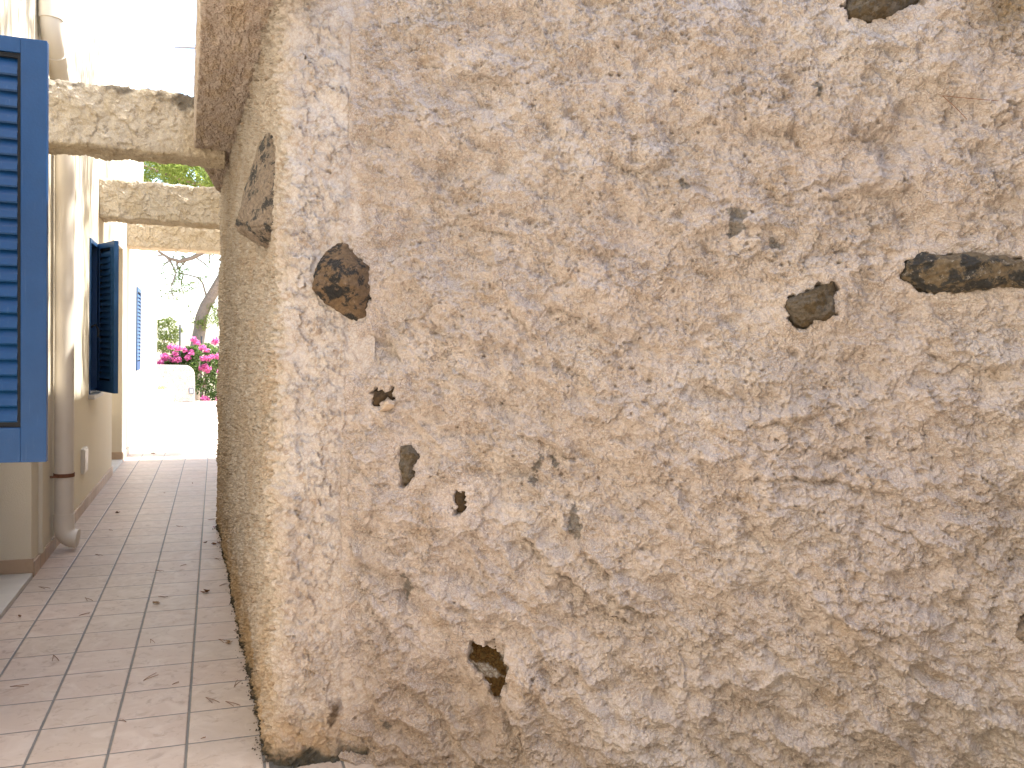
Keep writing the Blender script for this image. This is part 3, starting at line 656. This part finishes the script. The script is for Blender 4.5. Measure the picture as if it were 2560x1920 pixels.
mb = MB(); mb.tube([(HX + .0, 9.42, 1.80), (HX + .05, 9.40, 1.83), (HX + .075, 9.40, 1.78), (HX + .075, 9.40, 1.70)], .012, 8); mb.build('shutter_catch', M_DARKGAP, HOUSE)
for a, b, c, d in ((5.30, 6.555, .035, 2.55), (11.30, 12.48, .035, 2.91), (2.75, 3.86, 1.16, 2.90)):
    mb = MB(); mb.box((HX - DEP + .03, a + .002, c + .002), (HX - DEP + .07, b - .002, d - .002)); mb.build('door' if c < .5 else 'window', plain('door_paint', (.45, .40, .32), .5) if c < .5 else M_DARKGAP, HOUSE)
# closed shutter on the far sunlit part, set flush with the wall
Mx = Matrix.Translation((HX + .02, 14.5, 1.185)) @ Matrix.Rotation(math.radians(90), 4, 'Z')
shutter(Mx, .69, 1.34, HOUSE, M_BLUE, .07, .07, .14, .06, .04, label='blue louvred shutter closed on the far sunlit wall')

# downpipe
M_PIPE = plain('cream_pipe', (.74, .67, .57), .42, .45, .08, 4)
DP = empty('downpipe', (HX + .08, 7.33, 0), 'cream plastic rain pipe bending round the nearest beam and ending above the tiles', 'drainpipe')
mb = MB(); X0 = HX + .085; y0, y1 = 6.74, 7.33
pts = [(X0, y0, 7.2), (X0, y0, 3.95), (X0, y0 + .01, 3.90), (X0, y0 + .05, 3.84), (X0, y0 + .12, 3.78), (X0, y1 - .16, 3.60), (X0, y1 - .07, 3.53), (X0, y1 - .015, 3.46), (X0, y1, 3.38), (X0, y1, .19)]
mb.tube(pts, .07, 24); mb.build('pipe', M_PIPE, DP, True)
mb = MB(); mb.tube([(X0, y0, 4.12), (X0, y0, 3.94)], .077, 24); mb.build('pipe_socket', M_PIPE, DP, True)
mb = MB(); mb.tube([(X0, y0 + .16, 3.758), (X0, y0 + .25, 3.705)], .077, 24); mb.build('pipe_socket', M_PIPE, DP, True)
mb = MB(); mb.tube([(X0, y1, .30), (X0, y1, .19), (X0 + .008, y1, .15), (X0 + .028, y1 - .004, .118), (X0 + .06, y1 - .008, .10), (X0 + .10, y1 - .012, .095)], [.076, .076, .076, .075, .074, .074], 24); mb.build('pipe_shoe', M_PIPE, DP, True)
M_RUST = plain('rusty_iron', (.20, .085, .045), .8, .3, .35, 40, .003, 120)
mb = MB(); mb.tube([(X0, y1, .592), (X0, y1, .622)], .076, 24); mb.box((HX - .01, y1 - .095, .598), (HX + .05, y1 - .085, .612)); mb.build('pipe_clamp', M_RUST, DP)
# vent box
VB = MB(); VB.box((HX - .005, 8.80, .385), (HX + .03, 9.03, .63)); o = VB.build('vent_cover', plain('white_plastic', (.66, .62, .55), .45, .4, .05), None, bevel=.008)
tag(o, 'small square off-white cover plate low on the cream wall beyond the pipe', 'cover plate')
lip = MB(); lip.box((HX + .0295, 8.815, .40), (HX + .038, 9.015, .615)); lip.build('lid', plain('white_plastic_lid', (.70, .66, .59), .4, .4, .05), o, bevel=.003)

# ------------------------------------------------------------------ far garden
M_WHITE = stucco_mat('white_render', 40, .02)
def garden_wall():
    # a white wall whose right end curves down, 0.3 m thick
    out = [(-4.2, -.02), (-4.2, 1.0), (-1.2, 1.0), (-.80, 1.0)] + [(-.80 + .25 * math.sin(a), .72 + .28 * math.cos(a)) for a in np.linspace(.15, 1.45, 9)] + [(-.545, .5), (-.54, -.02)]
    me = bpy.data.meshes.new('garden_wall'); bm = bmesh.new()
    f = bm.faces.new([bm.verts.new((x, 24.25, z)) for x, z in out]); r = bmesh.ops.extrude_face_region(bm, geom=[f])
    for v in [g for g in r['geom'] if isinstance(g, bmesh.types.BMVert)]: v.co.y += .32
    bmesh.ops.recalc_face_normals(bm, faces=bm.faces); bmesh.ops.bevel(bm, geom=bm.edges[:], offset=.03, segments=3, affect='EDGES'); bm.to_mesh(me); bm.free()
    setcol(me, 'tint', np.tile(np.array([.74, .71, .66]), (len(me.vertices), 1)))
    o = link('garden_wall', me, M_WHITE); tag(o, 'low white rendered garden wall with a rounded end in front of the bougainvillea', 'wall')
    mb = MB(); mb.box((-4.2, 23.75, -.01), (-1.08, 24.245, .36)); s = mb.build('ledge', plain('white_ledge', (.74, .71, .66), .9, .1, .04), o, bevel=.02)
    mb = MB(); mb.box((-2.5, 23.2, .001), (-.86, 23.74, .035)); mb.build('step', plain('pale_step', (.55, .52, .48), .9, .1, .08), o, bevel=.006)
    return o
garden_wall()
mb = MB(); mb.box((-.69, 24.215, .225), (-.565, 24.26, .385)); o = mb.build('wall_light', plain('grey_metal', (.16, .17, .19), .4, .5), None, bevel=.008); tag(o, 'small square grey step light set in the rounded end of the white garden wall', 'light')
mb = MB(); mb.box((-.67, 24.208, .25), (-.585, 24.2145, .36)); mb.build('glass', plain('frosted_glass', (.45, .48, .52), .3, .5), o)

def leafmat(name, c1, c2, trans=.35):
    M = Mat(name, .6, .3)
    oi = M.n('ShaderNodeNewGeometry').outputs['Random Per Island']
    M.done(M.mix(oi, c1, c2))
    tr = M.n('ShaderNodeBsdfTranslucent'); M.set(tr.inputs[0], M.mix(oi, [min(1, v * 1.5) for v in c1], [min(1, v * 1.5) for v in c2]))
    mx = M.n('ShaderNodeMixShader', {0: trans}); M.t.links.new(M.b.outputs[0], mx.inputs[1]); M.t.links.new(tr.outputs[0], mx.inputs[2])
    M.t.links.new(mx.outputs[0], M.t.nodes['Material Output'].inputs[0]); return M.m
def leaf_quads(cent, L, Wd, rng, droop=0.0):
    n = len(cent); d = rng.normal(size=(n, 3)); d[:, 2] -= droop; d /= np.linalg.norm(d, axis=1)[:, None]
    e = np.cross(d, rng.normal(size=(n, 3))); e /= np.linalg.norm(e, axis=1)[:, None]
    l = (L * rng.uniform(.6, 1.3, n))[:, None]; w = (Wd * rng.uniform(.7, 1.2, n))[:, None]
    V_ = np.stack([cent - d * l * .5, cent + e * w * .5, cent + d * l * .5, cent - e * w * .5], 1).reshape(-1, 3)
    return V_, np.arange(n * 4).reshape(-1, 4)
def clump_points(centres, radii, per, rng):
    P = []
    for c, r in zip(centres, radii):
        q = rng.normal(size=(per, 3)); q /= np.linalg.norm(q, axis=1)[:, None]; q *= (rng.uniform(0, 1, per) ** .45)[:, None]
        P.append(np.array(c) + q * np.array(r))
    return np.vstack(P)
M_BARK = plain('pine_bark', (.30, .225, .17), .95, .1, .35, 9, .03, 14)
M_NEEDLE = leafmat('pine_needles', (.15, .20, .04), (.24, .28, .07), .5); M_BOUG = leafmat('bougainvillea_leaves', (.05, .10, .025), (.15, .21, .055), .45)
M_PINK = leafmat('magenta_bracts', (.50, .08, .24), (.66, .24, .44), .5); M_PALE = leafmat('pale_foliage', (.22, .26, .07), (.34, .36, .13), .5)

# pine beyond the terrace: leaning trunk, crooked branches, airy crown
r1 = np.random.default_rng(5)
PINE = empty('pine_tree', (-.62, 28, -.8), 'pine tree with a leaning bare trunk and crooked branches rising behind the bougainvillea', 'tree')
mb = MB(); tp = [(-.72, 28, -1.2), (-.64, 28, .8), (-.60, 28, 1.39), (-.50, 28, 2.0), (-.45, 28, 2.44), (-.33, 28, 2.78), (-.13, 28, 3.15), (.10, 28, 3.6), (.45, 28.1, 4.3), (.7, 28.2, 5.4), (.8, 28.3, 7.0)]
mb.tube(tp, [.24, .21, .20, .19, .18, .175, .165, .155, .14, .12, .06], 14); mb.build('trunk', M_BARK, PINE, True)
def limb(pts, r0, r1_, twigs, rng):
    mb = MB(); n = len(pts); mb.tube(pts, list(np.linspace(r0, r1_, n)), 7); ends = []
    for i in range(twigs):
        t = rng.uniform(.15, 1) * (n - 1); k = min(int(t), n - 2); p = Vector(pts[k]).lerp(Vector(pts[k + 1]), t - k)
        d = Vector((rng.normal(), rng.normal() * .5, rng.normal() * .8)).normalized(); q = p + d * rng.uniform(.15, .4); e_ = q + (d + Vector((rng.normal() * .5, 0, rng.normal() * .5))).normalized() * rng.uniform(.1, .3)
        mb.tube([p, q, e_], [r1_ * .8, r1_ * .55, r1_ * .3], 5); ends += [q, e_]
    return mb, ends
ENDS = []
for pts, a, b, tw in (([(-.31, 28, 2.9), (-.30, 28, 3.05), (-.42, 28, 3.49), (-.55, 28, 3.66), (-.88, 28, 3.74), (-1.1, 28, 3.76)], .035, .018, 6),
                      ([(.6, 28.1, 4.8), (-.2, 28, 4.6), (-.75, 27.9, 4.25), (-1.10, 27.9, 4.13), (-1.39, 27.9, 4.20), (-1.80, 27.8, 4.45)], .09, .035, 16),
                      ([(-1.39, 27.9, 4.2), (-1.2, 27.9, 3.75), (-1.35, 27.9, 3.3), (-1.25, 27.8, 2.9)], .03, .012, 14), ([(-1.0, 28, 3.76), (-1.05, 28, 3.4), (-.95, 28, 2.9)], .018, .010, 10),
                      ([(.75, 28.2, 6.0), (-.2, 27.5, 6.4), (-1.4, 27, 6.6), (-2.3, 26.6, 6.8)], .08, .03, 8)):
    q, e_ = limb(pts, a, b, tw, r1); q.build('branch', M_BARK, PINE, True); ENDS += e_
cen = [tuple(e_) for e_ in ENDS]; P = clump_points(cen, [(.09, .09, .07)] * len(cen), 12, r1)
cl2 = [(r1.uniform(-2.6, 1.8), r1.uniform(25.5, 29.5), r1.uniform(6.0, 7.6)) for _ in range(110)]; P2 = clump_points(cl2, [(.48, .48, .30)] * 110, 150, r1)
cl3 = [(.2, 27.9, 2.75), (.0, 27.8, 2.3), (-.55, 27.9, 2.3), (-.05, 27.9, 2.55), (-.30, 27.8, 2.35), (.12, 27.9, 2.45), (-.42, 27.8, 2.15), (-.12, 27.9, 2.75)]; P3 = clump_points(cl3, [(.22, .2, .16)] * 8, 120, r1)
V_, F = leaf_quads(np.vstack([P, P3]), .09, .028, r1); V2, F2 = leaf_quads(P2, .20, .05, r1)
link('crown', npmesh('crown', np.vstack([V_, V2]), np.vstack([F, F2 + len(V_)])), M_NEEDLE, PINE)
# bougainvillea: mound of small dark leaves with pink bract clusters
BG = empty('bougainvillea', (-.2, 25.5, -.05), 'bougainvillea bush with magenta flower clusters at the end of the passage', 'shrub')
def moundz(x): return np.interp(x, [-1.6, -1.35, -.9, -.45, 0, .5, 1.0], [.9, 1.18, 1.42, 1.62, 1.52, 1.60, 1.4])
def moundb(x): return np.interp(x, [-1.6, -.7, -.45, 1.0], [.75, .75, -.05, -.05])
n = 9000; x = r1.uniform(-1.55, .9, n); t = r1.uniform(0, 1, n) ** .8; zt = moundz(x) + .13 * fbm(x * 3, x * 0 + 1, 800, 3); z = moundb(x) + (zt - moundb(x)) * t; y = 24.85 + .9 * r1.uniform(0, 1, n) ** 1.6 + .3 * t
keep = fbm(x * 4, z * 4 + y, 801, 3) > -.32; cent = np.stack([x, y, z], -1)[keep]
V_, F = leaf_quads(cent, .095, .06, r1); link('foliage', npmesh('foliage', V_, F), M_BOUG, BG)
mb = MB()
for i in range(9):
    x0 = r1.uniform(-.4, .6); mb.tube([(x0, 25.3, -.1), (x0 + r1.normal() * .1, 25.25, .6), (x0 + r1.normal() * .35, 25.2, 1.3)], [.022, .016, .007], 6)
mb.build('stem', M_BARK, BG, True)
fc = [(-1.45, 24.9, 1.06), (-1.36, 24.9, 1.24), (-1.08, 24.95, 1.3), (-.85, 24.95, 1.42), (-.75, 24.95, 1.2), (-.66, 24.95, 1.35), (-1.18, 24.95, 1.50), (-1.02, 24.95, 1.46), (-1.40, 24.95, 1.14), (-1.28, 24.95, 1.20), (-1.12, 24.95, 1.14), (-1.0, 24.9, 1.15), (-.60, 25.0, 1.72), (-.52, 25.0, 1.62), (-.36, 24.9, 1.50), (-.28, 24.9, 1.42), (-.34, 24.85, 1.18), (-.22, 24.85, 1.20), (-.12, 24.85, 1.25), (-.30, 24.85, .98), (-.38, 24.85, .92), (-.22, 24.8, .93), (-.25, 24.85, .86), (.02, 24.9, 1.25), (.12, 24.9, 1.28), (-.05, 25, 1.65), (.0, 25, 1.7), (-.30, 24.8, .08), (-.25, 24.8, .03), (.08, 24.8, .04), (.12, 24.85, .85), (.15, 24.85, .7), (.3, 24.9, 1.2), (.45, 24.9, 1.4), (.5, 24.9, .9)]
P = clump_points(fc, [(.105, .09, .085)] * len(fc), 60, r1); V_, F = leaf_quads(P, .065, .055, r1); link('flowers', npmesh('flowers', V_, F), M_PINK, BG)
# pale shrub behind the white wall
SH = empty('shrub', (-1.5, 26.6, -.3), 'pale yellow green shrub behind the white garden wall, left of the bougainvillea', 'shrub')
cl = [(-1.62, 26.6, 2.1), (-1.35, 26.6, 2.2), (-1.15, 26.6, 1.95), (-1.5, 26.6, 1.8), (-1.25, 26.6, 1.72), (-1.7, 26.6, 1.5), (-1.45, 26.6, 1.45), (-1.2, 26.5, 1.4), (-1.9, 26.7, 1.9), (-2.0, 26.7, 1.4)]
P = clump_points(cl, [(.22, .25, .17)] * len(cl), 150, r1); V_, F = leaf_quads(P, .10, .05, r1); link('foliage', npmesh('foliage', V_, F), M_PALE, SH)
mb = MB(); mb.tube([(-1.5, 26.6, -.9), (-1.55, 26.6, .6), (-1.45, 26.6, 1.7)], [.05, .04, .02], 8); mb.tube([(-1.55, 26.6, .6), (-1.75, 26.6, 1.5)], [.03, .015], 6); mb.build('stem', M_BARK, SH, True)
# posts
M_POST = plain('dark_post', (.06, .065, .07), .5, .4)
for x, y, z0, z1, lb in ((-.962, 25.05, .5, 2.10, 'thin dark metal post rising highest above the left bougainvillea blooms'), (-.41, 25.95, -.3, 1.80, 'thin dark metal post beside the pine trunk, half hidden in bougainvillea'), (.052, 25.95, -.3, 1.53, 'short thin dark metal post in bougainvillea nearest the stucco wall')):
    mb = MB(); mb.tube([(x, y, z0), (x, y, z1)], .022, 10); mb.tube([(x, y, z1 - .001), (x, y, z1 + .012)], .027, 10); o = mb.build('fence_post', M_POST, None); tag(o, lb, 'post', 'posts in the far garden')
# dry grass tuft on the white ledge
P = clump_points([(-1.36, 23.95, .40)], [(.15, .1, .06)], 160, r1); P[:, 2] = np.maximum(P[:, 2], .365); V_, F = leaf_quads(P, .07, .012, r1); V_[:, 2] = np.maximum(V_[:, 2], .361)
o = link('dry_plant', npmesh('dry_plant', V_, F), leafmat('straw', (.36, .28, .13), (.45, .36, .18))); tag(o, 'small dry straw coloured cushion plant on the white ledge', 'plant')

# overhanging pine whose crown dapples the sun on the house (a twig shows above the first beam)
T2 = empty('pine_tree', (5.0, 9.2, 0), 'pine overhanging from behind the stucco wall, only one bare twig showing against the sky', 'tree')
mb = MB(); mb.tube([(5.0, 9.2, 0), (4.85, 9.3, 3), (3.4, 9.6, 5.6), (2.4, 10, 7.2), (1.2, 10, 8.2)], [.3, .26, .2, .14, .05], 12); mb.build('trunk', M_BARK, T2, True)
mb = MB(); mb.tube([(2.4, 10, 7.2), (1.6, 9.4, 6.4), (.8, 9.1, 5.4), (.2, 9.0, 4.70), (-.12, 9, 4.62), (-.30, 9, 4.60), (-.42, 9, 4.585)], [.05, .035, .02, .012, .009, .007, .004], 8); mb.build('branch', M_BARK, T2, True)
r2 = np.random.default_rng(21); cl = []
while len(cl) < 120:
    q = (r2.uniform(-.1, 4.2), r2.uniform(4, 14), r2.uniform(6.9, 9.6))
    if q[2] > 2.2 + .42 * q[1]: cl.append(q)
P = clump_points(cl, [(.34, .42, .22)] * len(cl), 90, r2); V_, F = leaf_quads(P, .17, .05, r2); link('crown', npmesh('crown', V_, F), M_NEEDLE, T2)

# ------------------------------------------------------------------ litter on the tiles
M_LEAF = plain('dry_leaf', (.16, .075, .035), .8, .2, .35, 60); M_LEAF2 = plain('straw_leaf', (.30, .19, .10), .8, .2, .3, 60); M_BRACT = plain('pink_bract', (.36, .03, .12), .7, .2, .3, 60)
def dry_leaf(x, y, size, kind, label, cat='leaf', seed=0):
    r = np.random.default_rng(seed); V_ = []; F = []
    for k in range(kind):
        a = r.uniform(0, 6.28); L = size * r.uniform(.7, 1.2); w = L * r.uniform(.35, .55); n = 7; b0 = len(V_); ox, oy = r.normal(size=2) * size * .25; curl = r.uniform(.4, 1.1)
        for i in range(n):
            t = i / (n - 1); ww = w * math.sin(math.pi * min(1, t * .9 + .06)) * .5
            for s in (-1, 0, 1):
                lx = (t - .5) * L; ly = s * ww; lz = .003 + curl * L * .5 * (t - .5) ** 2 * 2 + abs(s) * ww * curl * .8 + r.uniform(0, .003)
                V_.append((x + ox + lx * math.cos(a) - ly * math.sin(a), y + oy + lx * math.sin(a) + ly * math.cos(a), lz))
        for i in range(n - 1):
            for s in (0, 1): F.append((b0 + i * 3 + s, b0 + i * 3 + s + 1, b0 + i * 3 + s + 4, b0 + i * 3 + s + 3))
    me = bpy.data.meshes.new('dry_leaf'); me.from_pydata(V_, [], F); me.update()
    return me
LV = [(-.877, 8.798, .065, 2, M_LEAF, 'curled brown dry leaf on the tiles beyond the pipe foot'), (-.347, 5.711, .045, 4, M_LEAF2, 'crumpled straw coloured leaf in the middle of the near tiles'), (-.051, 5.868, .045, 3, M_LEAF, 'crumpled brown leaf on the grout line nearer the stucco wall'),
      (.007, 7.919, .05, 2, M_BRACT, 'pink dry bract against the foot of the side wall'), (-.06, 7.334, .035, 2, M_LEAF, 'small dark leaf scrap beside a larger one near the side wall'), (.007, 7.296, .055, 4, M_LEAF, 'tangled brown leaf heap close to the side wall'),
      (.075, 4.847, .04, 2, M_LEAF2, 'tan leaf stalk on the tiles below the near wall foot'), (-.526, 9.836, .03, 1, M_LEAF, 'tiny leaf in the shade far along the passage'), (-.868, 13.279, .07, 2, M_LEAF, 'dark leaf where the shade meets the sunlit tiles'), (-.256, 10.428, .035, 1, M_LEAF, 'tiny brown leaf midway along the passage near the side wall'),
      (-1.10, 5.62, .03, 1, M_LEAF, 'brown leaf scrap beside the marble threshold')]
for i, (x, y, sz_, k, mt, lb) in enumerate(LV):
    o = link('dry_leaf', dry_leaf(x, y, sz_, k, lb, seed=i + 3), mt, None, True); tag(o, lb, 'leaf', 'dry leaves on the tiles')
# pine needles: one mesh, copied
NE = [[-.924, 4.513, -.844, 4.515], [-.325, 4.416, -.272, 4.505], [-.189, 4.327, -.158, 4.355], [-.031, 4.125, .031, 4.05], [.057, 4.053, .122, 3.99], [-.802, 4.907, -.758, 4.808], [-1.117, 6.288, -1.037, 6.234], [-.772, 5.574, -.718, 5.618], [-.335, 5.026, -.305, 4.953], [-.406, 6.544, -.344, 6.501], [-.24, 6.616, -.2, 6.664], [-.344, 5.854, -.283, 5.838], [.028, 4.926, .086, 4.86], [.111, 5.057, .148, 5.011], [-.046, 3.693, -.026, 3.706], [-.88, 8.039, -.843, 7.99], [-.879, 7.138, -.818, 7.092], [-.33, 8.08, -.269, 8.024], [.037, 6.012, .083, 6.075], [-.061, 8.286, .01, 8.317], [.1, 4.219, .116, 4.302], [-.358, 3.95, -.392, 3.98], [-.79, 5.95, -.733, 5.869], [.004, 6.795, .083, 6.714]]
M_PN = plain('dry_needle', (.20, .10, .055), .8, .2, .2, 30)
mb = MB(); mb.tube([(-.5, 0, 0), (-.2, .012, .012), (.15, .012, .015), (.5, -.01, 0)], .0135, 5); mb.tube([(-.5, 0, 0), (-.15, -.10, .014), (.30, -.26, .004)], .0125, 5)
n0 = mb.build('pine_needle', M_PN)
for i, (a, b, c, d) in enumerate(NE):
    o = n0 if i == 0 else n0.copy()
    if i: C.objects.link(o)
    L = math.hypot(c - a, d - b); o.location = ((a + c) / 2, (b + d) / 2, .0035); o.rotation_euler = (0, 0, math.atan2(d - b, c - a)); o.scale = (L, L, .09)
    tag(o, 'thin brown dry pine needle pair lying on the tiles', 'pine needle', 'pine needles on the tiles')
# needle pair stuck on the wall
mb = MB(); q = [wallpt(2.13, 2.566, .03), wallpt(2.21, 2.552, .036), wallpt(2.297, 2.54, .035)]; mb.tube(q, .0011, 5); q = [wallpt(2.13, 2.566, .03), wallpt(2.165, 2.53, .036), wallpt(2.207, 2.485, .032)]; mb.tube(q, .0011, 5)
o = mb.build('pine_needle', M_PN); tag(o, 'forked pine needle pair stuck to the rough stucco near the top right', 'pine needle')
